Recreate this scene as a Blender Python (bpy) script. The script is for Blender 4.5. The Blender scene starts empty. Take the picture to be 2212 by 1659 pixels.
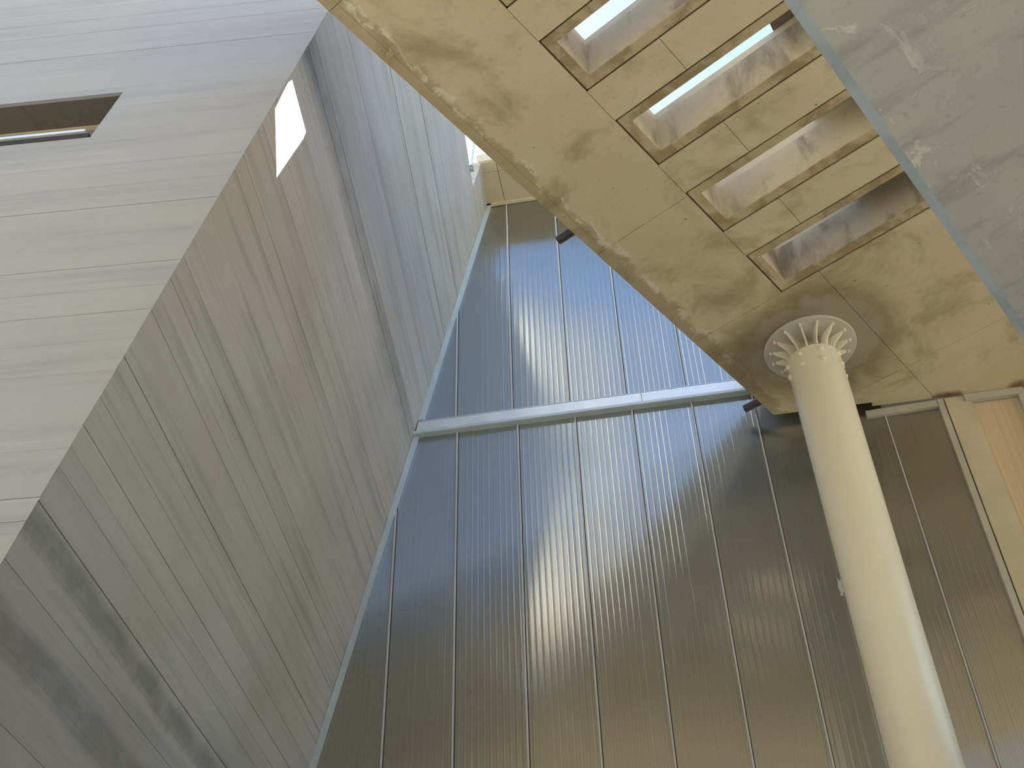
import bpy, bmesh, math, random
from mathutils import Vector, Matrix, noise
random.seed(7)
S = bpy.context.scene
COL = S.collection

# ------------------------------------------------------------------ camera
cam_d = bpy.data.cameras.new('camera')
cam = bpy.data.objects.new('camera', cam_d); COL.objects.link(cam)
cam_d.sensor_width = 36.0
cam_d.lens = 2400 / 2212 * 36.0
cam_d.clip_start = 0.05; cam_d.clip_end = 500
R = Matrix(((0.9842922, 0.1329518, 0.1161579), (0.1752682, -0.6568232, -0.7333924), (-0.0212106, 0.7422312, -0.6698082)))
EYE = 1.6
cam.matrix_world = Matrix.Translation((0, 0, EYE)) @ R.to_4x4()
S.camera = cam

# ------------------------------------------------------------------ world, sun, exposure
SUN_AZ, SUN_EL = math.radians(-50), math.radians(50)          # azimuth measured from +Y towards +X
W = bpy.data.worlds.new('sky'); S.world = W; W.use_nodes = True
nt = W.node_tree; nt.nodes.clear()
sky = nt.nodes.new('ShaderNodeTexSky'); sky.sky_type = 'NISHITA'
sky.sun_disc = False
sky.sun_elevation = SUN_EL
sky.sun_rotation = SUN_AZ
sky.air_density = 1.0; sky.dust_density = 0.5; sky.ozone_density = 0.3
bg = nt.nodes.new('ShaderNodeBackground'); bg.inputs['Strength'].default_value = 0.26
out = nt.nodes.new('ShaderNodeOutputWorld')
nt.links.new(sky.outputs[0], bg.inputs[0]); nt.links.new(bg.outputs[0], out.inputs[0])
sun_d = bpy.data.lights.new('sun', 'SUN'); sun_d.energy = 13.2; sun_d.angle = math.radians(0.53)
sun_d.color = (1.0, 0.96, 0.89)
sun = bpy.data.objects.new('sun', sun_d); COL.objects.link(sun)
sdir = Vector((math.sin(SUN_AZ) * math.cos(SUN_EL), math.cos(SUN_AZ) * math.cos(SUN_EL), math.sin(SUN_EL)))
sun.rotation_euler = sdir.to_track_quat('Z', 'Y').to_euler()
sun.location = (0, 0, 30)
S.view_settings.view_transform = 'Standard'
S.view_settings.look = 'None'
S.view_settings.gamma = 1.0
S.view_settings.use_curve_mapping = False
S.view_settings.exposure = 0.93

# ------------------------------------------------------------------ materials
def newmat(name):
    m = bpy.data.materials.new(name); m.use_nodes = True
    t = m.node_tree; t.nodes.clear()
    o = t.nodes.new('ShaderNodeOutputMaterial')
    b = t.nodes.new('ShaderNodeBsdfPrincipled')
    t.links.new(b.outputs[0], o.inputs[0])
    return m, t, b

class NB:
    """tiny node helper"""
    def __init__(s, t): s.t = t
    def n(s, k, **kw):
        x = s.t.nodes.new('ShaderNode' + k)
        for a, v in kw.items(): setattr(x, a, v)
        return x
    def l(s, a, b): s.t.links.new(a, b)
    def put(s, sock, v):
        if hasattr(v, 'is_output'): s.l(v, sock)
        else: sock.default_value = v
    def coord(s): return s.n('TexCoord').outputs['Object']
    def mapping(s, v, scale=(1, 1, 1), loc=(0, 0, 0)):
        m = s.n('Mapping'); s.l(v, m.inputs[0]); m.inputs['Scale'].default_value = scale; m.inputs['Location'].default_value = loc
        return m.outputs[0]
    def noise(s, v, scale, detail=4, rough=0.55, dist=0.0):
        x = s.n('TexNoise'); s.l(v, x.inputs['Vector']); x.inputs['Scale'].default_value = scale
        x.inputs['Detail'].default_value = detail; x.inputs['Roughness'].default_value = rough; x.inputs['Distortion'].default_value = dist
        return x.outputs[0]
    def ramp(s, f, lo, hi, a=0.0, b=1.0):
        r = s.n('MapRange'); r.interpolation_type = 'SMOOTHSTEP'
        s.put(r.inputs[0], f); r.inputs[1].default_value = lo; r.inputs[2].default_value = hi; r.inputs[3].default_value = a; r.inputs[4].default_value = b
        return r.outputs[0]
    def math(s, op, a, b=0.0, c=None):
        m = s.n('Math', operation=op); s.put(m.inputs[0], a); s.put(m.inputs[1], b)
        if c is not None: s.put(m.inputs[2], c)
        return m.outputs[0]
    def mix(s, f, a, b, mode='MIX'):
        m = s.n('MixRGB', blend_type=mode); s.put(m.inputs[0], f)
        s.put(m.inputs[1], a if hasattr(a, 'is_output') else (*a, 1)); s.put(m.inputs[2], b if hasattr(b, 'is_output') else (*b, 1))
        return m.outputs[0]
    def sep(s, v):
        x = s.n('SeparateXYZ'); s.l(v, x.inputs[0]); return x.outputs
    def dist(s, v, p):
        m = s.n('VectorMath', operation='DISTANCE'); s.l(v, m.inputs[0]); m.inputs[1].default_value = p
        return m.outputs['Value']
    def bump(s, h, strength, distance, bsdf):
        b = s.n('Bump'); b.inputs['Strength'].default_value = strength; b.inputs['Distance'].default_value = distance
        s.l(h, b.inputs['Height']); s.l(b.outputs[0], bsdf.inputs['Normal'])

def board_concrete(name, base, stain, stains=(), along=(0.35, 7, 1), warm=(0.48, 0.45, 0.39), var=0.08):
    """board-marked concrete; X of the object runs along the boards, Y across them.
    stains: (y, half width, strength, x0, x1) dark bands along the boards: damp, and shade painted in low down"""
    m, t, b = newmat(name); k = NB(t); c = k.coord()
    g1 = k.noise(k.mapping(c, along), 1.6, 5, 0.6)
    g2 = k.noise(k.mapping(c, (0.8, 40, 1)), 1.0, 4, 0.6)
    cl = k.noise(c, 0.9, 5, 0.6, 0.4)
    fn = k.noise(c, 14, 4, 0.6)
    col = k.mix(k.ramp(cl, 0.35, 0.7), base, warm)
    col = k.mix(k.math('MULTIPLY', k.ramp(g1, 0.46, 0.70), 0.7), col, stain)
    col = k.mix(k.math('MULTIPLY', k.ramp(g2, 0.58, 0.75), 0.22), col, tuple(x * 0.62 for x in base))
    col = k.mix(k.math('MULTIPLY', k.ramp(g2, 0.45, 0.28), 0.30), col, tuple(min(1, x * 1.25) for x in base))
    col = k.mix(k.math('MULTIPLY', k.ramp(fn, 0.55, 0.8), 0.25), col, tuple(x * 0.75 for x in base))
    oi = k.n('ObjectInfo')
    v = k.math('MULTIPLY_ADD', oi.outputs['Random'], var, 1 - var / 2)
    sp = k.sep(c)
    wob = k.math('MULTIPLY_ADD', k.noise(k.mapping(c, (2.2, 2.2, 1)), 1.0, 4, 0.6), 0.16, -0.08)
    yy = k.math('ADD', sp[1], wob)
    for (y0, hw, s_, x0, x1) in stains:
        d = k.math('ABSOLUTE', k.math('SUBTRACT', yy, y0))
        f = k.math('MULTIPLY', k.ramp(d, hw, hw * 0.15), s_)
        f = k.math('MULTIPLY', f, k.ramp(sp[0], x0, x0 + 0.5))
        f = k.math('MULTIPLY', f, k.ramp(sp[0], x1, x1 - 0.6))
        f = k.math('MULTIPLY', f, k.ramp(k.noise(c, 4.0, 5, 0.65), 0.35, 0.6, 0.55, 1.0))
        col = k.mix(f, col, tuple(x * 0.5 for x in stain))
    col = k.mix(1.0, col, v, 'MULTIPLY')
    k.l(col, b.inputs['Base Color'])
    b.inputs['Roughness'].default_value = 0.82
    b.inputs['Specular IOR Level'].default_value = 0.3
    k.bump(k.math('ADD', k.math('MULTIPLY', g2, 0.7), fn), 0.25, 0.004, b)
    return m

M = {}
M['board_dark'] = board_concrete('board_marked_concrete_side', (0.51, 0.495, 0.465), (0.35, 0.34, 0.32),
    stains=((-0.62, 0.10, 0.62, -9, -0.9), (-0.98, 0.11, 0.55, -9, -1.5), (2.75, 0.16, 0.42, -9, 0.2), (-1.5, 0.2, 0.5, -9, 3)))  # last band paints shade into the low end, on top of staining
M['board_pale'] = board_concrete('board_marked_concrete_front', (0.39, 0.40, 0.405), (0.325, 0.33, 0.335), along=(0.3, 4, 1), warm=(0.41, 0.41, 0.395), var=0.05)
M['joint'] = board_concrete('concrete_joint', (0.30, 0.27, 0.23), (0.2, 0.18, 0.15))

def soffit_material():
    m, t, b = newmat('ochre_soffit_concrete'); k = NB(t); c = k.coord(); sp = k.sep(c)
    cl = k.noise(c, 1.3, 6, 0.62, 0.3); cl2 = k.noise(k.mapping(c, (1, 1, 1), (7, 3, 0)), 2.1, 7, 0.66, 0.5); fn = k.noise(c, 22, 5, 0.65)
    base = k.mix(k.ramp(cl, 0.3, 0.7), (0.72, 0.625, 0.42), (0.655, 0.56, 0.36))
    base = k.mix(k.math('MULTIPLY', k.ramp(cl2, 0.47, 0.70), 0.62), base, (0.30, 0.235, 0.125))
    base = k.mix(k.math('MULTIPLY', k.ramp(fn, 0.56, 0.78), 0.35), base, (0.30, 0.235, 0.13))
    # pores
    vo = k.n('TexVoronoi'); k.l(c, vo.inputs['Vector']); vo.inputs['Scale'].default_value = 9
    pore = k.math('MULTIPLY', k.ramp(vo.outputs['Distance'], 0.10, 0.05), k.ramp(k.noise(c, 2.3, 2), 0.54, 0.62))
    base = k.mix(k.math('MULTIPLY', pore, 0.7), base, (0.16, 0.115, 0.06))
    # lime blooms and rough arris along the free edge
    e = k.math('ADD', sp[0], k.math('MULTIPLY_ADD', k.noise(k.mapping(c, (1, 3, 1)), 2.5, 5, 0.7), 0.22, -0.11))
    band = k.math('MULTIPLY', k.ramp(e, -2.56, -2.60), 1.0)
    bl = k.ramp(k.noise(k.mapping(c, (9, 5, 1)), 1.0, 6, 0.7, 0.8), 0.49, 0.56)
    base = k.mix(k.math('MULTIPLY', band, 0.42), base, (0.25, 0.18, 0.075))
    ridge = k.math('MULTIPLY', k.ramp(k.math('ABSOLUTE', k.math('ADD', e, 2.585)), 0.055, 0.01), bl)
    base = k.mix(k.math('MULTIPLY', ridge, 0.85), base, (0.78, 0.72, 0.58))
    # plaster patch and damp rings around the column head
    wob = k.math('MULTIPLY_ADD', k.noise(c, 3.0, 5, 0.6, 0.6), 0.42, -0.21)
    pc = k.n('VectorMath', operation='MULTIPLY'); k.l(c, pc.inputs[0]); pc.inputs[1].default_value = (1, 1, 0)
    d = k.math('ADD', k.dist(pc.outputs[0], (-2.08, 5.80, 0)), wob)
    damp = k.math('MULTIPLY', k.ramp(d, 0.75, 0.46), 0.72)
    base = k.mix(damp, base, (0.255, 0.205, 0.115))
    base = k.mix(k.math('MULTIPLY', k.ramp(d, 0.47, 0.42), 0.8), base, (0.40, 0.37, 0.28))
    # damp stripe that runs from the column head to the free edge
    st = k.math('ADD', k.math('SUBTRACT', k.math('ADD', sp[1], k.math('MULTIPLY', sp[0], -0.10)), 5.72), wob)
    sf = k.math('MULTIPLY', k.ramp(k.math('ABSOLUTE', st), 0.16, 0.02), k.ramp(sp[0], -1.7, -2.1))
    base = k.mix(k.math('MULTIPLY', sf, 0.55), base, (0.24, 0.19, 0.10))
    # rust by the window heads
    for (x, y) in RUST:
        r = k.math('ADD', k.dist(pc.outputs[0], (x, y, 0)), k.math('MULTIPLY_ADD', k.noise(c, 9, 4), 0.12, -0.06))
        base = k.mix(k.math('MULTIPLY', k.ramp(r, 0.10, 0.02), 0.85), base, (0.16, 0.055, 0.012))
    k.l(base, b.inputs['Base Color']); b.inputs['Roughness'].default_value = 0.8; b.inputs['Specular IOR Level'].default_value = 0.3
    k.bump(k.math('ADD', fn, k.math('MULTIPLY', k.math('MULTIPLY', ridge, 1.0), 2.0)), 0.35, 0.006, b)
    return m

def plain_concrete(name, base, dark, pale, scale=2.0, streak=None, rough=0.8, lo=0.5, hi=0.72, amount=0.6):
    m, t, b = newmat(name); k = NB(t); c = k.coord()
    v = k.mapping(c, streak) if streak else c
    a = k.noise(v, scale, 6, 0.62, 0.4); f = k.noise(c, 20, 4, 0.6); g = k.noise(k.mapping(v, (1, 1, 1), (5, 9, 2)), scale * 1.7, 5, 0.6, 0.3)
    col = k.mix(k.math('MULTIPLY', k.ramp(a, lo, hi), amount), base, dark)
    col = k.mix(k.math('MULTIPLY', k.ramp(g, 0.55, 0.75), 0.5), col, pale)
    col = k.mix(k.math('MULTIPLY', k.ramp(f, 0.55, 0.8), 0.3), col, dark)
    k.l(col, b.inputs['Base Color']); b.inputs['Roughness'].default_value = rough; b.inputs['Specular IOR Level'].default_value = 0.3
    k.bump(f, 0.3, 0.004, b)
    return m

def simple(name, col, rough=0.5, metal=0.0, spec=0.5, mott=0.06, scale=3):
    m, t, b = newmat(name); k = NB(t); c = k.coord()
    n = k.noise(c, scale, 4, 0.6)
    k.l(k.mix(k.ramp(n, 0.35, 0.65), tuple(x * (1 - mott) for x in col), tuple(min(1, x * (1 + mott)) for x in col)), b.inputs['Base Color'])
    b.inputs['Roughness'].default_value = rough; b.inputs['Metallic'].default_value = metal; b.inputs['Specular IOR Level'].default_value = spec
    return m

ANISO = 0.97      # the ribs spread reflections sideways
def polycarbonate(name, body, refl=0.56, clear=0.25, rough=0.13, webs=0.85):
    m = bpy.data.materials.new(name); m.use_nodes = True; t = m.node_tree; t.nodes.clear(); k = NB(t)
    o = k.n('OutputMaterial'); c = k.coord()
    d = k.n('BsdfDiffuse'); st = k.noise(k.mapping(c, (30, 1, 0.4)), 1.0, 3)
    bc = k.mix(k.ramp(st, 0.35, 0.65), tuple(x * 0.95 for x in body), tuple(x * 1.05 for x in body))
    web = k.math('SINE', k.math('MULTIPLY', k.sep(c)[0], 2 * math.pi / 0.02175))      # the webs inside the twin-wall sheet
    k.l(k.mix(k.math('MULTIPLY', k.ramp(web, 0.2, 0.9), webs), bc, tuple(x * 0.35 for x in body)), d.inputs[0])
    tr = k.n('BsdfTransparent'); tr.inputs[0].default_value = (0.85, 0.80, 0.72, 1)
    m1 = k.n('MixShader'); m1.inputs[0].default_value = clear; k.l(d.outputs[0], m1.inputs[1]); k.l(tr.outputs[0], m1.inputs[2])
    g = k.n('BsdfGlossy'); g.inputs['Roughness'].default_value = rough; g.inputs['Color'].default_value = (0.96, 1.0, 0.97, 1)
    lw = k.n('LayerWeight'); lw.inputs['Blend'].default_value = 0.45
    f = k.math('MULTIPLY_ADD', lw.outputs['Fresnel'], 0.6, refl - 0.03)
    g2 = k.n('BsdfGlossy'); g2.inputs['Roughness'].default_value = 0.48; g2.inputs['Color'].default_value = (0.96, 1.0, 0.97, 1); g2.inputs['Anisotropy'].default_value = ANISO
    up = k.n('CombineXYZ'); up.inputs[2].default_value = 1.0; k.l(up.outputs[0], g2.inputs['Tangent'])
    gm = k.n('MixShader'); gm.inputs[0].default_value = 0.65; k.l(g.outputs[0], gm.inputs[1]); k.l(g2.outputs[0], gm.inputs[2])
    m2 = k.n('MixShader'); k.l(f, m2.inputs[0]); k.l(m1.outputs[0], m2.inputs[1]); k.l(gm.outputs[0], m2.inputs[2])
    k.l(m2.outputs[0], o.inputs[0])
    return m

# ------------------------------------------------------------------ builders
def mesh(name, verts, faces, mat, parent=None, smooth=False, matrix=None, data=None, recalc=True):
    if data is None:
        data = bpy.data.meshes.new(name)
        data.from_pydata([tuple(v) for v in verts], [], faces); data.update()
        if recalc:
            bm = bmesh.new(); bm.from_mesh(data); bmesh.ops.recalc_face_normals(bm, faces=bm.faces); bm.to_mesh(data); bm.free()
        if mat: data.materials.append(mat)
        if smooth:
            for p in data.polygons: p.use_smooth = True
    o = bpy.data.objects.new(name, data); COL.objects.link(o)
    if parent: o.parent = parent
    if matrix is not None: o.matrix_local = matrix
    return o

def empty(name, matrix=None, loc=(0, 0, 0)):
    o = bpy.data.objects.new(name, None); COL.objects.link(o); o.empty_display_size = 0.2
    o.matrix_world = matrix if matrix is not None else Matrix.Translation(loc)
    return o

def tag(o, label, cat, group=None):
    o['label'] = label; o['category'] = cat
    if group: o['group'] = group
    return o

def structure(o): o['kind'] = 'structure'; return o

def prism(poly, z0, z1, back=None):
    """poly in XY at z1 (outer face), back polygon at z0"""
    back = back or poly; n = len(poly)
    v = [(p[0], p[1], z1) for p in poly] + [(p[0], p[1], z0) for p in back]
    f = [tuple(range(n)), tuple(range(2 * n - 1, n - 1, -1))] + [(i, n + i, n + (i + 1) % n, (i + 1) % n) for i in range(n)]
    return v, f

def box(x0, x1, y0, y1, z0, z1):
    v = [(x, y, z) for z in (z0, z1) for y in (y0, y1) for x in (x0, x1)]
    return v, [(0, 1, 3, 2), (4, 5, 7, 6), (0, 1, 5, 4), (2, 3, 7, 6), (0, 2, 6, 4), (1, 3, 7, 5)]

def join(*parts):
    V, F = [], []
    for v, f in parts:
        o = len(V); V += list(v); F += [tuple(i + o for i in x) for x in f]
    return V, F

def tube(p0, p1, r, seg=20, r_in=None):
    """solid or hollow cylinder between two points"""
    p0, p1 = Vector(p0), Vector(p1); d = (p1 - p0).normalized()
    a = d.orthogonal().normalized(); b = d.cross(a)
    ring = lambda c, q: [c + q * (math.cos(2 * math.pi * i / seg) * a + math.sin(2 * math.pi * i / seg) * b) for i in range(seg)]
    if r_in is None:
        v = ring(p0, r) + ring(p1, r)
        f = [(i, (i + 1) % seg, seg + (i + 1) % seg, seg + i) for i in range(seg)] + [tuple(range(seg)), tuple(range(2 * seg - 1, seg - 1, -1))]
    else:
        v = ring(p0, r) + ring(p1, r) + ring(p1, r_in) + ring(p0, r_in); f = []
        for k in range(4):
            for i in range(seg):
                j = (i + 1) % seg; A, B = k * seg, ((k + 1) % 4) * seg
                f.append((A + i, A + j, B + j, B + i))
    return [tuple(x) for x in v], f

def clip(poly, nx, ny, c):
    """keep nx*x + ny*y <= c"""
    out_ = []
    for i, p in enumerate(poly):
        q = poly[(i + 1) % len(poly)]
        dp, dq = nx * p[0] + ny * p[1] - c, nx * q[0] + ny * q[1] - c
        if dp <= 0: out_.append(p)
        if (dp < 0 < dq) or (dq < 0 < dp):
            t = dp / (dp - dq); out_.append((p[0] + t * (q[0] - p[0]), p[1] + t * (q[1] - p[1])))
    return out_

def cut(obj, cutters):
    """subtract helper solids from a mesh and keep the plain result"""
    for c in cutters:
        md = obj.modifiers.new('cut', 'BOOLEAN'); md.operation = 'DIFFERENCE'; md.object = c; md.solver = 'EXACT'
    bpy.context.view_layer.update()
    me = bpy.data.meshes.new_from_object(obj.evaluated_get(bpy.context.evaluated_depsgraph_get()))
    obj.modifiers.clear(); obj.data = me

# ================================================================== the shared planes (heights are above the eye)
D = 6.85                                                # the panel wall
A3, B3 = Vector((-1.285, D, 8.65)), Vector((-2.516, D, 3.079))   # where the leaning wall meets it
LEAN = (A3.x - B3.x) / (A3.z - B3.z)
xL = lambda z: B3.x + (z - B3.z) * LEAN
t_d = Vector((math.sin(math.radians(-4.5)), math.cos(math.radians(-4.5)), 0))
n_d = (A3 - B3).cross(t_d).normalized()
if n_d.x < 0: n_d = -n_d
s_d = n_d.cross(t_d)
def frame(o, x, y, z):
    m = Matrix((x, y, z)).transposed().to_4x4(); m.translation = Vector(o) + Vector((0, 0, EYE)); return m
MD = frame(B3, t_d, s_d, n_d)                            # leaning side wall: X along the boards, Y up the slope, Z out
n_b = Vector((0.075, -1, 0.018)).normalized(); t_b = Vector((1, 0.075, 0)).normalized(); s_b = n_b.cross(t_b)
o_b = Vector((-2.2, 3.22 - 0.165, 0))
MB = frame(o_b, t_b, s_b, n_b)
def to_d(p): return MD.inverted() @ (Vector(p) + Vector((0, 0, EYE)))
def to_b(p): return MB.inverted() @ (Vector(p) + Vector((0, 0, EYE)))
e_dir = n_d.cross(n_b).normalized(); e_dir = e_dir if e_dir.z > 0 else -e_dir
# a point on both planes at height z
def edge_pt(z):
    # solve for x,y with z fixed
    a1, b1, c1 = n_d.x, n_d.y, n_d.dot(B3) - n_d.z * z
    a2, b2, c2 = n_b.x, n_b.y, n_b.dot(o_b) - n_b.z * z
    det = a1 * b2 - a2 * b1
    return Vector(((c1 * b2 - c2 * b1) / det, (a1 * c2 - a2 * c1) / det, z))
ZTOP = 8.32
AL = math.radians(31.2)
MS = Matrix.Translation((0, 0, EYE)) @ Matrix.Rotation(-AL, 4, 'Z')      # slab: X across (u), Y along (v)
def to_s(x, y, z=5.5): return MS.inverted() @ Vector((x, y, z + EYE))
RUST = [tuple(to_s(2.30, 6.83))[:2], tuple(to_s(2.22, 6.835))[:2], tuple(to_s(2.77, 6.80))[:2]]
M['soffit'] = soffit_material()
M['slot'] = plain_concrete('slot_side_concrete', (0.58, 0.515, 0.375), (0.20, 0.175, 0.12), (0.60, 0.55, 0.43), 3.0, (1.6, 1.6, 0.5), lo=0.45, hi=0.68, amount=0.7)
M['slot_frame'] = plain_concrete('damp_frame_concrete', (0.56, 0.47, 0.29), (0.28, 0.205, 0.09), (0.66, 0.585, 0.40), 4.5, lo=0.42, hi=0.62, amount=0.7)
M['groove'] = plain_concrete('dark_groove', (0.13, 0.10, 0.06), (0.09, 0.07, 0.04), (0.17, 0.13, 0.08), 6.0)  # groove bottom in a much darker colour than the slab
M['topping'] = plain_concrete('pale_topping_concrete', (0.66, 0.60, 0.45), (0.45, 0.40, 0.29), (0.72, 0.66, 0.52), 3.0)
M['grey_soffit'] = plain_concrete('cool_grey_concrete', (0.36, 0.365, 0.335), (0.24, 0.245, 0.225), (0.44, 0.43, 0.38), 2.6, (1, 1.0, 1))
M['floor'] = plain_concrete('sunlit_paving', (0.50, 0.45, 0.36), (0.40, 0.36, 0.29), (0.56, 0.50, 0.40), 0.6)
M['eave'] = plain_concrete('eave_concrete', (0.60, 0.51, 0.35), (0.45, 0.37, 0.24), (0.64, 0.56, 0.40), 3.0)
M['panel'] = polycarbonate('fluted_polycarbonate', (0.105, 0.093, 0.076))
M['panel_backlight_tint'] = polycarbonate('backlight_tinted_polycarbonate', (0.70, 0.555, 0.36), 0.07, 0.0, 0.2, 0.12)  # warm light from inside is painted into this pane's colour
M['alu'] = simple('brushed_aluminium', (0.80, 0.84, 0.86), 0.35, 0.5)
M['alu_pale'] = simple('pale_coated_aluminium', (0.58, 0.66, 0.68), 0.45, 0.25)
M['seam'] = simple('panel_seam_profile', (0.60, 0.61, 0.59), 0.4, 0.1)
M['frame_beige'] = simple('grey_green_frame_paint', (0.52, 0.51, 0.41), 0.5)
M['post_beige'] = simple('beige_post_paint', (0.62, 0.55, 0.39), 0.45)
M['cream'] = simple('cream_column_paint', (0.90, 0.85, 0.67), 0.32, 0, 0.5, 0.02, 0.8)
M['cream_dull'] = simple('dull_cream_plate_paint', (0.60, 0.585, 0.49), 0.45)
M['dark'] = simple('dark_gap', (0.035, 0.035, 0.04), 0.7)
M['pipe'] = simple('dark_pipe_plastic', (0.075, 0.07, 0.07), 0.4)
M['interior'] = simple('dim_interior_plaster', (0.30, 0.25, 0.19), 0.8)
M['tower'] = plain_concrete('added_tower_white', (0.84, 0.75, 0.62), (0.76, 0.67, 0.55), (0.86, 0.78, 0.65), 0.8)
M['darkwall'] = plain_concrete('dark_cladding', (0.2, 0.18, 0.15), (0.16, 0.14, 0.12), (0.22, 0.2, 0.17), 0.6)
M['sticker'] = simple('torn_white_film', (0.55, 0.56, 0.52), 0.5)
M['window_glass'] = simple('grey_window_glass', (0.25, 0.245, 0.26), 0.12)
M['niche'] = plain_concrete('dark_reveal_concrete', (0.15, 0.14, 0.11), (0.08, 0.075, 0.058), (0.19, 0.175, 0.14), 4.0, (3, 1, 1))  # reveal coloured much darker than the wall face

# ================================================================== floor
v, f = box(-60, 60, -60, 60, -0.3, 0)
structure(mesh('floor', v, f, M['floor']))

# ================================================================== leaning side wall (board-marked)
wl = structure(empty('wall_left', MD))
def d_of_z(z): return (z - B3.z) / s_d.z               # slope coordinate of a height
def d_edge(s):                                          # along-board coordinate of the corner at slope coordinate s
    return to_d(edge_pt(B3.z + s * s_d.z)).x
def d_end(s):                                           # where the wall meets the panel wall (y = D)
    return (D - B3.y - s * s_d.y) / t_d.y
eye_d = to_d((0, 0, 0)); 
hole = [to_d(p) for p in ((-1.75, 3.215, 5.17), (-1.725, 3.205, 5.40), (-1.708, 3.225, 5.452), (-1.735, 3.566, 5.442), (-1.748, 3.573, 5.386), (-1.835, 3.514, 4.972))]
hole = [(p.x, p.y) for p in hole]
hc = (sum(p[0] for p in hole) / len(hole), sum(p[1] for p in hole) / len(hole))
view = Vector((hc[0], hc[1], 0)) - eye_d
def splay(depth):                                       # opening widens and slants towards the back
    k = 1 + depth * 3.5; sx, sy = view.x / -view.z * depth, view.y / -view.z * depth
    return [(hc[0] + (p[0] - hc[0]) * k + sx, hc[1] + (p[1] - hc[1]) * k + sy) for p in hole]
v, f = prism(splay(-0.02), -0.10, 0.02, splay(0.10))
cut_hole = mesh('hole_cutter', v, f, None, matrix=MD)
SB, ST = d_of_z(-EYE), d_of_z(ZTOP)
e0, e1 = d_edge(SB), d_edge(ST)
body = mesh('wall_core', *prism([(e0 + 0.01, SB), (d_end(SB), SB), (d_end(ST), ST), (e1 + 0.01, ST)], -0.07, -0.021,
            [(e0 + 0.10, SB), (d_end(SB), SB), (d_end(ST), ST), (e1 + 0.10, ST)]), M['joint'], wl)
cut(body, [cut_hole])
zs = [-1.6, -1.2, -.8, -.4, 0, .3, .6, .9, 1.2, 1.45, 1.66, 1.87, 2.08, 2.297, 2.42, 2.555, 2.72, 2.82, 2.93, 3.08, 3.235, 3.31, 3.45, 3.59, 3.68, 3.80, 3.95, 4.1, 4.28, 4.45, 4.6,
      4.72, 4.88, 5.0, 5.13, 5.265, 5.4, 5.53, 5.64, 5.75, 5.86, 6.0, 6.15, 6.33, 6.48, 6.62, 6.75, 6.9, 7.05, 7.2, 7.38, 7.46, 7.6, 7.75, 7.9, 8.05, 8.2, ZTOP]
strong = {2.297, 2.555, 2.72, 2.93, 3.235, 3.31, 3.59, 3.80, 4.72, 5.265, 5.75, 6.33, 7.38}
for i in range(len(zs) - 1):
    g0 = 0.0018 if zs[i] in strong else random.choice((0.0003, 0.0005, 0.0009))
    g1 = 0.0018 if zs[i + 1] in strong else 0.0005
    a, b = d_of_z(zs[i]) + g0, d_of_z(zs[i + 1]) - g1
    pr = random.uniform(-0.002, 0.0015)
    fr = [(d_edge(a), a), (d_end(a), a), (d_end(b), b), (d_edge(b), b)]
    bk = [(fr[0][0] + 0.022, a), (d_end(a), a), (d_end(b), b), (fr[3][0] + 0.022, b)]
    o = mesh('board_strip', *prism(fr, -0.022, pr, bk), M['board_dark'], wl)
    if zs[i + 1] > 4.85 and zs[i] < 5.6: cut(o, [cut_hole])
# the wall rises to the underside of the eave at its far end
p = [to_d(q) for q in ((0, 6.33, 8.32), (0, 6.33, 8.66), (0, 6.85, 8.66), (0, 6.85, 8.32))]
def on_d(y, z):
    x = (n_d.dot(B3) - n_d.y * y - n_d.z * z) / n_d.x; q = to_d((x, y, z)); return (q.x, q.y)
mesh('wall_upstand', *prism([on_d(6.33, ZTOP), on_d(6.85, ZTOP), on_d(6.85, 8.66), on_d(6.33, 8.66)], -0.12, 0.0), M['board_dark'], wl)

# ================================================================== pale front wall with a slot window
wf = structure(empty('wall_front', MB))
def b_of_z(z): return (z - o_b.z) / s_b.z
def b_edge(s): return to_b(edge_pt(o_b.z + s * s_b.z)).x
def bp(x, z):                                            # point of the front wall from x and height
    q = to_b((x, o_b.y + (x - o_b.x) * 0.075 + 0.018 * z, z)); return (q.x, q.y)
niche = [bp(-4.4, 5.024), bp(-2.743, 5.024), bp(-2.659, 5.448), bp(-4.4, 5.448)]
v, f = prism(niche, -0.5, 0.05); cut_niche = mesh('niche_cutter', v, f, None, matrix=MB)
b0, b1 = b_of_z(-EYE), b_of_z(ZTOP)
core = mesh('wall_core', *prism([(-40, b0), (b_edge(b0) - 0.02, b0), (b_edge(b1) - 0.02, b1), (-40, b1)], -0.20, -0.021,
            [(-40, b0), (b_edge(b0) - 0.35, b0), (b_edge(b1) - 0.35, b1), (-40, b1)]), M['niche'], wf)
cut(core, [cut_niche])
zb = [-1.6, -1.3, -1, -.7, -.4, -.1, .2, .5, .8, 1.1, 1.4, 1.7, 1.95, 2.2, 2.46, 2.57, 2.81, 3.02, 3.228, 3.42, 3.6, 3.76, 3.925, 4.04, 4.2, 4.385, 4.485, 4.56, 4.75, 4.95, 5.12, 5.3, 5.5, 5.7,
      5.9, 6.05, 6.17, 6.33, 6.48, 6.7, 6.9, 7.1, 7.3, 7.5, 7.7, 7.9, 8.1, ZTOP]
strong_b = {2.46, 2.57, 3.6, 3.925, 4.385, 6.17, 6.33, 6.48}
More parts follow.
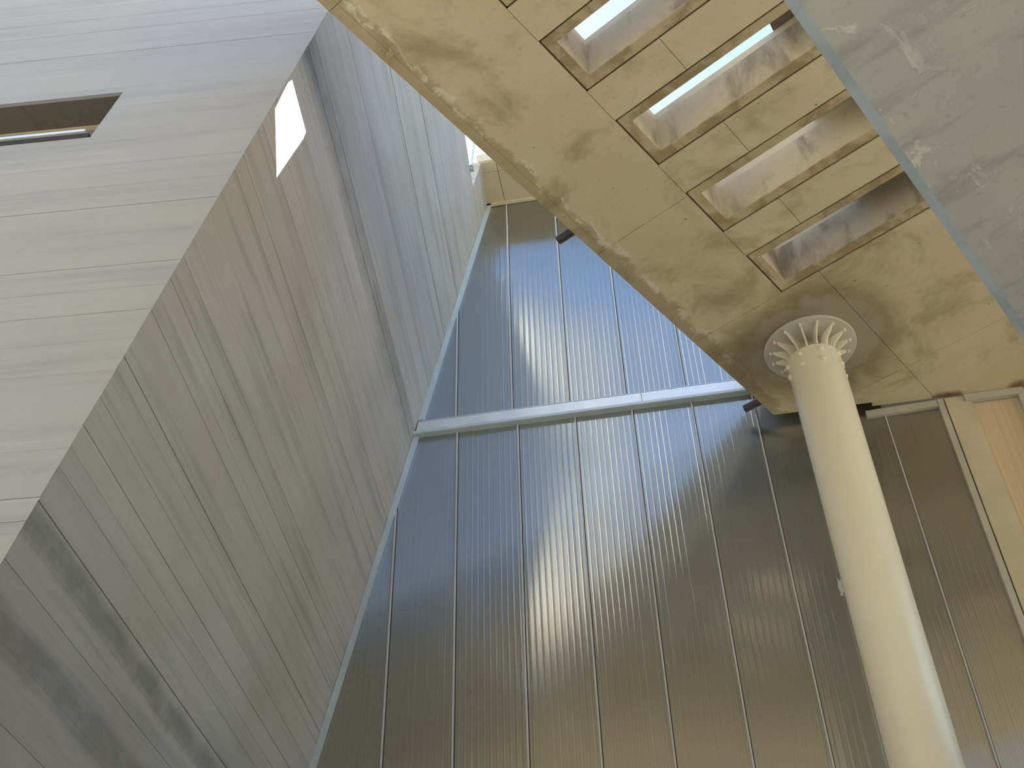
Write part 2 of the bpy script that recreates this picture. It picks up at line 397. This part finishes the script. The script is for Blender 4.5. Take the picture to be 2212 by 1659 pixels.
for i in range(len(zb) - 1):
    g0 = 0.0013 if zb[i] in strong_b else 0.0004
    g1 = 0.0013 if zb[i + 1] in strong_b else 0.0004
    a, b = b_of_z(zb[i]) + g0, b_of_z(zb[i + 1]) - g1
    fr = [(-40, a), (b_edge(a), a), (b_edge(b), b), (-40, b)]
    bk = [(-40, a), (fr[1][0] - 0.022, a), (fr[2][0] - 0.022, b), (-40, b)]
    o = mesh('board_strip', *prism(fr, -0.022, random.uniform(-0.001, 0.0008), bk), M['board_pale'], wf)
    if zb[i + 1] > 5.0 and zb[i] < 5.46: cut(o, [cut_niche])
for c in (cut_hole, cut_niche):
    me = c.data; bpy.data.objects.remove(c); bpy.data.meshes.remove(me)
# slot window in the recess
w1 = structure(empty('window_1', MB))
xr = bp(-2.70, 5.3)[0] + 0.03; za, zc = bp(-2.7, 5.024)[1], bp(-2.7, 5.448)[1]
mesh('window_pane', *box(-2.3, xr, za, zc, -0.225, -0.215), M['window_glass'], w1)
mesh('frame_rail', *box(-2.3, xr, zc - 0.012, zc + 0.002, -0.215, -0.193), M['post_beige'], w1)
mesh('frame_rail', *box(-2.3, xr, za, za + 0.07, -0.215, -0.193), M['post_beige'], w1)
xs = bp(-2.777, 5.08)[0]
mesh('window_sill', *box(-2.3, xs, za + 0.036, za + 0.056, -0.012, 0.018), M['alu'], w1)
mesh('sill_shade_strip', *box(-2.3, xs + 0.02, za + 0.001, za + 0.035, -0.19, 0.004), M['dark'], w1)  # dark box stands in for the shade under the sill

# ================================================================== fluted panel wall
wb = structure(empty('wall_back_upper', Matrix.Translation((0, D, EYE))))
wl2 = structure(empty('wall_back_lower', Matrix.Translation((0, D, EYE))))
PITCH = 0.0435
def flute_panel(x0, x1, zlo, zhi, seed, mat, ybase=0.0, slanted=False, parent=wb, amp=0.00062):
    """one fluted sheet: flat lands with a narrow rib at every cell wall; columns that pass under the leaning edge are cut along it"""
    rnd = random.Random(seed); cells = max(3, int(round((x1 - x0) / PITCH)))
    prof = [(0.0, 0.0), (0.2, 0.04), (0.38, 0.0), (0.43, 0.35), (0.475, 0.9), (0.5, 1.0), (0.525, 0.9), (0.57, 0.35), (0.62, 0.0), (0.8, 0.04)]
    bulge = rnd.uniform(-0.0014, 0.0014); twist = rnd.uniform(-0.0015, 0.0015); V, F = [], []
    xs = []
    for c in range(cells):
        h = amp * rnd.uniform(0.5, 1.35)
        xs += [((c + p) / cells, h * q) for (p, q) in prof]
    xs.append((1.0, 0.0)); n = len(xs) - 1
    cols, ends = [], []
    for (u, h) in xs:
        x = x0 + (x1 - x0) * u
        y = ybase - h - bulge * 4 * u * (1 - u) - twist * math.sin(2 * math.pi * u) * 0.5
        top = zhi
        if slanted: top = min(zhi, B3.z + (x - 0.02 - B3.x) / LEAN)
        if top - zlo < 0.02: cols.append(None); continue
        cols.append(len(V)); V += [(x, y, zlo), (x, y, top), (x, y + 0.016, zlo), (x, y + 0.016, top)]
    for i in range(n):
        a, b = cols[i], cols[i + 1]
        if a is None or b is None: continue
        F += [(a, b, b + 1, a + 1), (a + 2, a + 3, b + 3, b + 2)]
        ends += [(a + 1, b + 1, b + 3, a + 3), (a, a + 2, b + 2, b)]
        if i == 0 or cols[i - 1] is None: ends.append((a, a + 1, a + 3, a + 2))
        if i == n - 1: ends.append((b, b + 2, b + 3, b + 1))
    for f_ in ends:                                          # the cut ends keep their own corners so that they shade flat
        F.append(tuple(range(len(V), len(V) + 4))); V += [V[j] for j in f_]
    return mesh('polycarbonate_panel', V, F, mat, parent, smooth=True, recalc=False)
def seam(x, zlo, zhi, parent=wb):
    if xL(zhi) > x - 0.05: zhi = min(zhi, B3.z + (x - 0.05 - B3.x) / LEAN)
    if zhi - zlo > 0.1:
        mesh('panel_seam', *join(box(x - 0.013, x - 0.001, -0.012, 0.006, zlo, zhi)), M['seam'], parent)
        mesh('seam_gap', *box(x + 0.0005, x + 0.005, -0.001, 0.006, zlo, zhi), M['dark'], parent)
ZM0, ZM1 = 5.80, 5.965
up = [-2.03, -1.555, -1.08, -0.61, -0.145, 0.335, 0.81, 1.28, 1.755, 2.23]
lo = [-3.0, -2.515, -2.02, -1.54, -1.04, -0.57, -0.11, 0.365, 0.84, 1.31, 1.785, 2.205]
for i in range(len(up) - 1): flute_panel(up[i] + 0.006, up[i + 1] - 0.014, ZM1, 8.655, i, M['panel'], slanted=True)
for x in up[:-1]: seam(x, ZM1, 8.655)
for i in range(len(lo) - 1): flute_panel(lo[i] + 0.006, lo[i + 1] - 0.014, -EYE, ZM0 if lo[i] < 1.7 else 5.46, 40 + i, M['panel'], slanted=True, parent=wl2)
for x in lo[:-1]: seam(x, -EYE, ZM0 if x < 1.7 else 5.46, wl2)
# slanted edge trim against the leaning wall
def slant_trim(name, z0, z1, w0, w1, y0, y1, mat, parent=wb):
    V = []
    for y in (y0, y1): V += [(xL(z0) + w0, y, z0), (xL(z0) + w1, y, z0), (xL(z1) + w1, y, z1), (xL(z1) + w0, y, z1)]
    return mesh(name, V, [(0, 1, 2, 3), (7, 6, 5, 4), (0, 4, 5, 1), (1, 5, 6, 2), (2, 6, 7, 3), (3, 7, 4, 0)], mat, parent)
slant_trim('edge_trim', ZM1 + 0.004, 8.655, 0.004, 0.048, -0.03, -0.004, M['alu_pale'])
slant_trim('edge_trim', -EYE, ZM0 - 0.002, 0.004, 0.048, -0.03, -0.004, M['alu_pale'], wl2)
slant_trim('edge_seal', -EYE, ZM0 - 0.002, -0.004, 0.006, -0.018, -0.002, M['dark'], wl2)
slant_trim('edge_seal', ZM1 + 0.004, 8.655, -0.004, 0.006, -0.018, -0.002, M['dark'])
# dim room behind the panels
it = structure(empty('wall_interior', Matrix.Translation((0, D, EYE))))
mesh('inner_wall', *box(-4, 6, 3.0, 3.1, -EYE, 9), M['interior'], it)
V = [(xL(z) + w, y, z) for y in (0.02, 3.0) for (z, w) in ((-EYE, -0.06), (-EYE, -0.2), (8.66, -0.2), (8.66, -0.06))]
mesh('inner_wall', V, [(0, 1, 2, 3), (7, 6, 5, 4), (0, 4, 5, 1), (1, 5, 6, 2), (2, 6, 7, 3), (3, 7, 4, 0)], M['interior'], it)
mesh('inner_wall', *box(6, 6.1, 0.02, 3.0, -EYE, 9), M['interior'], it)
mesh('inner_ceiling', *box(-4, 6, 0.31, 3.0, 8.665, 8.8), M['interior'], it)
mesh('inner_rail', *box(-2.3, 2.1, 0.06, 0.10, 3.33, 3.36), M['frame_beige'], it)
mesh('inner_rail', *box(-1.2, 2.1, 0.06, 0.10, 6.48, 6.505), M['frame_beige'], it)

# crossbeam (two lengths of cladding with a butt joint)
cb = tag(empty('crossbeam', loc=(0, D, ZM0 + EYE)), 'long pale aluminium crossbeam running over the blue fluted panels beside the leaning wall', 'beam')
def profile_x(name, prof, x0, x1, mat, parent, slant=0.0):
    n = len(prof); V = [(x0 + slant * z, y, z) for (y, z) in prof] + [(x1, y, z) for (y, z) in prof]
    return mesh(name, V, [tuple(range(n)), tuple(range(2 * n - 1, n - 1, -1))] + [(i, (i + 1) % n, n + (i + 1) % n, n + i) for i in range(n)], mat, parent)
XL0 = xL(ZM0) + 0.006
face = [(0.004, 0.035), (-0.035, 0.035), (-0.048, 0.128), (-0.02, 0.128), (0.004, 0.128)]
profile_x('face_plate', face, XL0 + 0.01, -0.028, M['alu'], cb, LEAN)
profile_x('face_plate', face, -0.024, 1.69, M['alu'], cb)
profile_x('upper_flange', [(0.004, 0.131), (-0.049, 0.131), (-0.049, 0.139), (-0.006, 0.168), (0.004, 0.168)], XL0 + 0.01, 1.69, M['alu_pale'], cb, LEAN)
profile_x('lower_lip', [(0.004, 0.0), (-0.056, 0.0), (-0.062, 0.004), (-0.062, 0.027), (-0.054, 0.032), (0.004, 0.032)], XL0 - 0.012, 1.69, M['alu_pale'], cb, LEAN)
for x in (-1.375, -0.82, -0.29, 0.215, 0.74):
    mesh('screw_head', *tube((x, -0.0515, 0.1345), (x, -0.046, 0.1345), 0.011, 8), M['seam'], cb)

# right-hand window unit under the slab
w2 = structure(empty('window_2', Matrix.Translation((0, D, EYE))))
def wbx(name, x0, x1, y0, y1, z0, z1, mat): return mesh(name, *box(x0, x1, y0, y1, z0, z1), mat, w2)
V = [(1.63, -0.03, 5.405), (1.72, -0.03, 5.475), (2.205, -0.03, 5.475), (2.175, -0.03, 5.425), (1.63, 0.0, 5.405), (1.72, 0.0, 5.475), (2.205, 0.0, 5.475), (2.175, 0.0, 5.425)]
V = [(1.64, y, z) for y in (-0.03, 0.0) for z in (5.405, 5.465)] + [(2.172, y, z) for y in (-0.03, 0.0) for z in (5.425, 5.485)]
mesh('head_bar', V, [(0, 1, 3, 2), (4, 6, 7, 5), (0, 4, 5, 1), (2, 3, 7, 6), (0, 2, 6, 4), (1, 5, 7, 3)], M['frame_beige'], w2)
wbx('side_bar', 2.174, 2.218, -0.034, 0.0, -EYE, 5.486, M['frame_beige'])
wbx('side_gap', 2.219, 2.229, -0.006, 0.0, -EYE, 5.486, M['dark'])
wbx('post', 2.230, 2.415, -0.03, 0.004, -EYE, 5.49, M['post_beige'])
V = [(2.37, y, z) for y in (-0.045, -0.005) for z in (5.43, 5.492)] + [(2.80, y, z) for y in (-0.045, -0.005) for z in (5.435, 5.497)]
mesh('head_bar', V, [(0, 1, 3, 2), (4, 6, 7, 5), (0, 4, 5, 1), (2, 3, 7, 6), (0, 2, 6, 4), (1, 5, 7, 3)], M['frame_beige'], w2)
wbx('side_bar', 2.755, 2.80, -0.04, 0.0, -EYE, 5.435, M['frame_beige'])
wbx('post', 2.803, 3.2, -0.03, 0.004, -EYE, 5.49, M['post_beige'])
flute_panel(2.417, 2.753, -EYE, 5.433, 91, M['panel_backlight_tint'], ybase=0.002, parent=w2, amp=0.0002)
wbx('pane_backing', 2.415, 2.755, 0.02, 0.03, -EYE, 5.435, M['post_beige'])

# eave over the top of the panel wall
ev = structure(empty('trim_1', Matrix.Translation((0, D, EYE + 8.66))))
def eave(name, x0, x1, y0, y1, z0, z1, mat):
    V = []
    for z in (z0, z1):
        V += [(x0 + (y1 - y0) * 0.085 if False else x0, y1, z), (x0 + (y0 - y1) * -0.11, y0, z), (x1, y0, z), (x1, y1, z)]
    return mesh(name, V, [(0, 1, 2, 3), (7, 6, 5, 4), (0, 4, 5, 1), (1, 5, 6, 2), (2, 6, 7, 3), (3, 7, 4, 0)], mat, ev)
xe = xL(8.66)
xs_ = lambda y: xe - 0.035 + (-y) * 0.09
def eave_panel(xa, xb, ya, yb):
    V = []
    for z in (0.0, 0.02):
        V += [(max(xa, xs_(yb)) if xa < -1.2 else xa, yb, z), (max(xa, xs_(ya)) if xa < -1.2 else xa, ya, z), (xb, ya, z), (xb, yb, z)]
    mesh('eave_panel', V, [(0, 1, 2, 3), (7, 6, 5, 4), (0, 4, 5, 1), (1, 5, 6, 2), (2, 6, 7, 3), (3, 7, 4, 0)], M['eave'], ev)
for xa, xb in ((-2, -1.102), (-1.097, -0.1), (-0.095, 1.0), (1.005, 3.0)):
    eave_panel(xa, xb, -0.40, -0.01); eave_panel(xa, xb, -0.515, -0.405)
mesh('eave_core', *box(xe + 0.0, 3.0, -0.51, 0.31, 0.02, 0.14), M['eave'], ev)
mesh('eave_cap', *box(xe + 0.02, 3.0, -0.545, -0.515, -0.004, 0.10), M['topping'], ev)
mesh('panel_head_trim', *box(xe - 0.0, 3.0, -0.03, -0.005, -0.03, 0.0), M['post_beige'], ev)

# ================================================================== slotted slab overhead
ce = structure(empty('ceiling', MS))
sa, ca = math.sin(AL), math.cos(AL)
X_OF = lambda u, v_: u * ca + v_ * sa
def trims(poly):
    """the slab stops short of the panel wall, further right it runs up to it"""
    o_ = []
    a = clip(clip(poly, ca, sa, 1.70), -sa, ca, 6.77)      # x <= 1.70, y <= 6.77
    b = clip(clip(poly, -ca, -sa, -1.70), -sa, ca, 6.816)  # x >= 1.70
    for q in (a, b):
        if len(q) > 2: o_.append(q)
    return o_
rect = lambda u0, u1, v0, v1: [(u0, v0), (u1, v0), (u1, v1), (u0, v1)]
def area(q): return abs(sum(q[i][0] * q[(i + 1) % len(q)][1] - q[(i + 1) % len(q)][0] * q[i][1] for i in range(len(q)))) / 2
def slab(name, u0, u1, v0, v1, z0, z1, mat, whole=False):
    q0 = rect(u0, u1, v0, v1)
    for q in trims(q0):
        if area(q) > 1e-4: mesh(name, *prism(q, z0, z1), mat, ce)
Z0, ZS, ZT, ZTT = 5.5, 5.518, 5.83, 5.89
UL, UR = -2.69, 4.6
US, UE = -1.97, 0.55                                    # slot frames start and end here
SLOTS = [(1.935, 2.378), (2.640, 3.072), (3.335, 3.772), (4.055, 4.487), (4.757, 5.206)]
IN = 0.072
# core: side strips and the ribs between the slots
def core_box(name, u0, u1, v0, v1):
    slab(name, u0, u1, v0, v1, ZS, ZT, M['slot']); slab('topping', u0, u1, v0, v1, ZT, ZTT, M['topping'])
core_box('slab_rib', UL, US + IN, -1.5, 7.5)
core_box('slab_rib', UE - IN, UR, -1.5, 8.5)
vs = [-1.5] + [x for s in SLOTS for x in (s[0] + IN, s[1] - IN)] + [8.5]
for i in range(0, len(vs), 2): core_box('slab_rib', US + IN, UE - IN, vs[i], vs[i + 1])
# soffit panels with open joints
g = 0.0035
def sof(u0, u1, v0, v1, dz=None):
    dz = random.uniform(-0.001, 0.001) if dz is None else dz
    slab('soffit_panel', u0 + g / 2, u1 - g / 2, v0 + g / 2, v1 - g / 2, Z0 + dz, ZS, M['soffit'])
vj = [-1.5, -0.6, 1.75, 4.085, 6.478, 8.5]
for a, b in zip(vj[:-1], vj[1:]):
    if b < 4.1: sof(UL, -2.6235, a, b, 0.0); sof(-2.6255, US, a, b, 0.0)
# around the column head the joint is offset
sof(UL, -1.68, 5.206, 6.478); sof(UL, US, 4.085, 5.206)
sof(UL, -1.68, 6.478, 8.5)
sof(-1.68, UR, 5.206, 6.478); sof(-1.68, UR, 6.478, 8.5)
prev = -1.5
for i, (a, b) in enumerate(SLOTS):
    cj = (-1.46, -1.46, -1.46, -1.50, -1.555)[i]
    sof(US, cj, prev, a); sof(cj, UE, prev, a); prev = b
sof(UE, UR, -1.5, 5.206)
# slot frames: a narrow recessed groove, then a flat border
for (a, b) in SLOTS:
    q = 0.011
    o_, i_ = [(US + q, a + q), (UE - q, a + q), (UE - q, b - q), (US + q, b - q)], [(US + IN, a + IN), (UE - IN, a + IN), (UE - IN, b - IN), (US + IN, b - IN)]
    V = [(p[0], p[1], Z0 + 0.003) for p in o_] + [(p[0], p[1], Z0 + 0.008) for p in i_] + [(p[0], p[1], ZS) for p in o_] + [(p[0], p[1], ZS) for p in i_]
    F = []
    for k in range(4):
        j = (k + 1) % 4
        F += [(k, j, 4 + j, 4 + k), (8 + k, 12 + k, 12 + j, 8 + j), (k, 8 + k, 8 + j, j), (4 + k, 4 + j, 12 + j, 12 + k)]
    mesh('slot_frame', V, F, M['slot_frame'], ce)
    gv, gf = [], []
    for r_ in ((US - 0.002, UE, a - 0.002, a + q), (US - 0.002, UE, b - q, b + 0.002), (US - 0.002, US + q, a, b)):
        gv_, gf_ = box(*r_, ZS - 0.006, ZS); gv, gf = join((gv, gf), (gv_, gf_))
    mesh('frame_groove', gv, gf, M['groove'], ce)
# upper deck wall that covers the right-hand ends of the slots
q = [(-0.45, 0.6), (0.9, 0.6), (0.9, 6.2), (-1.51, 6.2)]
ud = structure(empty('wall_upper', MS))
mesh('deck_wall', *prism(q, 5.893, 6.9), M['darkwall'], ud)

# ================================================================== steel column
cx, cy = to_s(0, 0).x * 0, 0
pc = Vector((-2.1 * ca + 5.81 * sa, 2.1 * sa + 5.81 * ca, 0))
RC = 0.189
HT = 5.36 + EYE; HS = 5.497 + EYE
co = tag(empty('steel_column', loc=(pc.x, pc.y, 0)), 'round cream steel column with a finned bolted head carrying the concrete slab', 'column')
def lathe(prof, seg=64):
    V = [(r * math.cos(2 * math.pi * i / seg), r * math.sin(2 * math.pi * i / seg), z) for (r, z) in prof for i in range(seg)]
    F = []
    for k in range(len(prof) - 1):
        for i in range(seg):
            j = (i + 1) % seg; F.append((k * seg + i, k * seg + j, (k + 1) * seg + j, (k + 1) * seg + i))
    F += [tuple(range(seg)), tuple(range((len(prof) - 1) * seg, len(prof) * seg))]
    return V, F
sh = mesh('shaft', *lathe([(RC, 0), (RC, HT - 0.012), (RC - 0.003, HT - 0.003), (RC - 0.012, HT), (0.10, HT)]), M['cream'], co, smooth=True)
sh.data.polygons[-1].use_smooth = False; sh.data.polygons[-2].use_smooth = False
mesh('core_tube', *lathe([(0.12, HT - 0.05), (0.12, HS - 0.012)], 32), M['cream_dull'], co, smooth=True)
mesh('head_plate', *lathe([(0.322, HS - 0.016), (0.328, HS - 0.012), (0.328, HS - 0.0005)], 64), M['cream_dull'], co)
cast_ = 0
fin_me = bolt_me = None
for k in range(15):
    a = math.radians(-50.5 + 24 * k) - AL * 1.0
    m_ = Matrix.Rotation(a, 4, 'Z')
    if fin_me is None:
        t_ = 0.005
        pr = [(0.115, HS - 0.012), (0.115, HT + 0.004), (0.165, HT + 0.004), (0.19, HS - 0.085), (0.262, HS - 0.034), (0.266, HS - 0.012)]
        n = len(pr); V = [(r, y, z) for y in (-t_, t_) for (r, z) in pr]
        o = mesh('fin', V, [tuple(range(n)), tuple(range(2 * n - 1, n - 1, -1))] + [(i, (i + 1) % n, n + (i + 1) % n, n + i) for i in range(n)], M['cream'], co, matrix=m_); fin_me = o.data
        o = mesh('head_bolt', *tube((0.282, 0, HS - 0.034), (0.282, 0, HS - 0.014), 0.0095, 8), M['cream'], co, matrix=m_); bolt_me = o.data
    else:
        mesh('fin', 0, 0, 0, co, matrix=m_, data=fin_me); mesh('head_bolt', 0, 0, 0, co, matrix=m_, data=bolt_me)
cap = None
base_az = math.atan2(-pc.y, -pc.x)
for k in range(8):
    for dz in (0.055, 0.15):
        m_ = Matrix.Rotation(base_az + math.radians(21 + 45 * k), 4, 'Z') @ Matrix.Translation((0, 0, HT - dz))
        if cap is None:
            v, f = lathe([(0.021, -0.004), (0.021, 0.008), (0.015, 0.018), (0.006, 0.021)], 12)
            v = [(RC + z, x, y) for (x, y, z) in v]
            o = mesh('cap_nut', v, f, M['cream'], co, smooth=True, matrix=m_); cap = o.data
        else: mesh('cap_nut', 0, 0, 0, co, matrix=m_, data=cap)

# ================================================================== grey beam overhead, close by
ZG = 2.5
wr = structure(empty('added_wall_right', MS))
mesh('added_shade_wall', *box(2.4, 2.7, 0.5, 9.0, -EYE, 2.8), M['grey_soffit'], wr)  # added low wall out of view; blocks light from the right
AG = AL - math.radians(1.5)
MG = Matrix.Translation((0, 0, EYE + ZG)) @ Matrix.Rotation(-AG, 4, 'Z')
M['grey_soffit'].name = 'cool_grey_concrete'
def grey_material():
    m, t, b = newmat('limey_grey_concrete'); k = NB(t); c = k.coord(); sp = k.sep(c)
    rot = k.n('Mapping'); k.l(c, rot.inputs[0]); rot.inputs['Rotation'].default_value = (0, 0, 0.35); rot.inputs['Scale'].default_value = (1.2, 5, 1)
    st = k.noise(rot.outputs[0], 1.6, 6, 0.65, 0.5); cl = k.noise(c, 2.2, 6, 0.62, 0.4); fn = k.noise(c, 26, 4, 0.6)
    col = k.mix(k.ramp(cl, 0.35, 0.68), (0.67, 0.69, 0.625), (0.61, 0.64, 0.605))
    col = k.mix(k.math('MULTIPLY', k.ramp(st, 0.5, 0.7), 0.5), col, (0.36, 0.375, 0.345))
    col = k.mix(k.math('MULTIPLY', k.ramp(fn, 0.55, 0.8), 0.3), col, (0.25, 0.25, 0.225))
    lime = k.ramp(k.noise(k.mapping(c, (7, 4, 1)), 1.3, 7, 0.72, 0.7), 0.55, 0.62)
    near = k.ramp(k.math('ADD', sp[0], k.math('MULTIPLY_ADD', k.noise(c, 1.7, 3), 0.3, -0.15)), -0.12, -0.25)
    col = k.mix(k.math('MULTIPLY', lime, k.math('MULTIPLY_ADD', near, 0.85, 0.10)), col, (0.88, 0.88, 0.82))
    k.l(col, b.inputs['Base Color']); b.inputs['Roughness'].default_value = 0.75; b.inputs['Specular IOR Level'].default_value = 0.3
    k.bump(k.math('ADD', fn, lime), 0.35, 0.004, b)
    return m
M['limey'] = grey_material()
gb = tag(empty('concrete_beam', MG), 'broad grey concrete beam with white lime stains crossing below the slotted slab', 'beam')
uE = -0.1363 * ZG
mesh('beam_soffit', *prism([(uE + 0.032, -2.5), (1.5, -2.5), (1.5, 3.8), (uE + 0.032, 3.8)], 0.0, 0.30), M['limey'], gb)
M['arris'] = simple('sky_tinted_grey_arris', (0.52, 0.60, 0.63), 0.55, mott=0.12, scale=5)  # blue cast of the sky is put into this colour
V = [(uE + q_, y, z_) for (q_, z_) in ((0.032, 0.0), (0, 0.027), (0, 0.30), (0.032, 0.30)) for y in (-2.5, 3.8)]
mesh('chamfered_arris', V, [(0, 1, 3, 2), (2, 3, 5, 4), (4, 5, 7, 6), (0, 2, 4, 6), (1, 7, 5, 3), (0, 6, 7, 1)], M['arris'], gb)

# ================================================================== small things
def drain(u_tip, v_, z, label):
    r = 0.031
    t = tag(empty('drain_pipe', MS @ Matrix.Translation((-2.69, v_, z))), label, 'pipe')
    mesh('pipe_wall', *tube((0.0, 0, 0), (u_tip + 2.69, 0, 0), r, 20, r - 0.005), M['pipe'], t, smooth=False)
    mesh('pipe_bore', *tube((0.0, 0, 0), (u_tip + 2.69 + 0.04, 0, 0), r - 0.005, 20), M['dark'], t)
drain(-2.835, 3.87, 5.575, 'dark drain pipe jutting from the slab edge halfway along the blue panels')
drain(-2.84, 6.13, 5.55, 'dark drain pipe jutting from the slab edge just under the aluminium crossbeam')
hr = tag(empty('roof_bracket', loc=(-1.30, 6.12, ZTOP + EYE)), 'small pale metal bracket standing on top of the leaning concrete wall', 'bracket')
mesh('bracket_bar', *tube((0, 0, -0.01), (0.062, -0.12, 0.26), 0.013, 10), M['alu_pale'], hr)
mesh('bracket_cap', *tube((0.060, -0.117, 0.255), (0.066, -0.127, 0.275), 0.019, 10), M['cream'], hr)
mesh('foot_plate', *box(-0.03, 0.03, -0.04, 0.04, -0.006, 0.004), M['alu_pale'], hr)
# torn scrap of film stuck on the panel left of the column
sc = [(1.128, 4.075), (1.140, 4.045), (1.158, 4.060), (1.165, 4.035), (1.150, 4.01), (1.160, 3.965), (1.143, 3.94), (1.150, 3.925), (1.122, 3.928), (1.132, 3.95), (1.120, 3.99), (1.130, 4.03)]
V = [(x - 1.14, -0.0035, z - 4.0) for x, z in sc] + [(x - 1.14, -0.0015, z - 4.0) for x, z in sc]; n = len(sc)
o = mesh('film_scrap', V, [tuple(range(n)), tuple(range(2 * n - 1, n - 1, -1))] + [(i, (i + 1) % n, n + (i + 1) % n, n + i) for i in range(n)], M['sticker'], matrix=Matrix.Translation((1.14, D, 4.0 + EYE)))
tag(o, 'torn white scrap of film stuck to the dark panel beside the cream column', 'scrap')

# ================================================================== blocks behind the viewer, mirrored in the panels, and an added tower
rb = structure(empty('wall_rear', Matrix.Translation((0, -7, 0))))
mesh('low_block', *box(-22, -4.7, -6, 0, 0, 13.3), M['darkwall'], rb)
mesh('low_block', *box(-4.7, 0.8, -6, -0.2, 0, 11.3), M['darkwall'], rb)
M['shadywall'] = plain_concrete('darkened_brown_block', (0.07, 0.06, 0.048), (0.05, 0.045, 0.036), (0.09, 0.08, 0.065), 0.6)  # right block made darker to darken its mirror image in the panels
mesh('low_block', *box(0.8, 22, -6, -0.3, 0, 11.2), M['shadywall'], rb)
MT = Matrix.Translation((-3.35, -8.4, 0)) @ Matrix.Rotation(math.radians(45), 4, 'Z')
mesh('added_tower_shaft', *box(-0.35, 0.35, -0.35, 0.35, 0, 17.5), M['tower'], rb, matrix=MT)
mesh('added_tower_head', *box(-1.5, 1.5, -1.5, 1.5, 17.5, 30), M['tower'], rb, matrix=MT)  # unseen tower, added so the panels reflect a warm streak
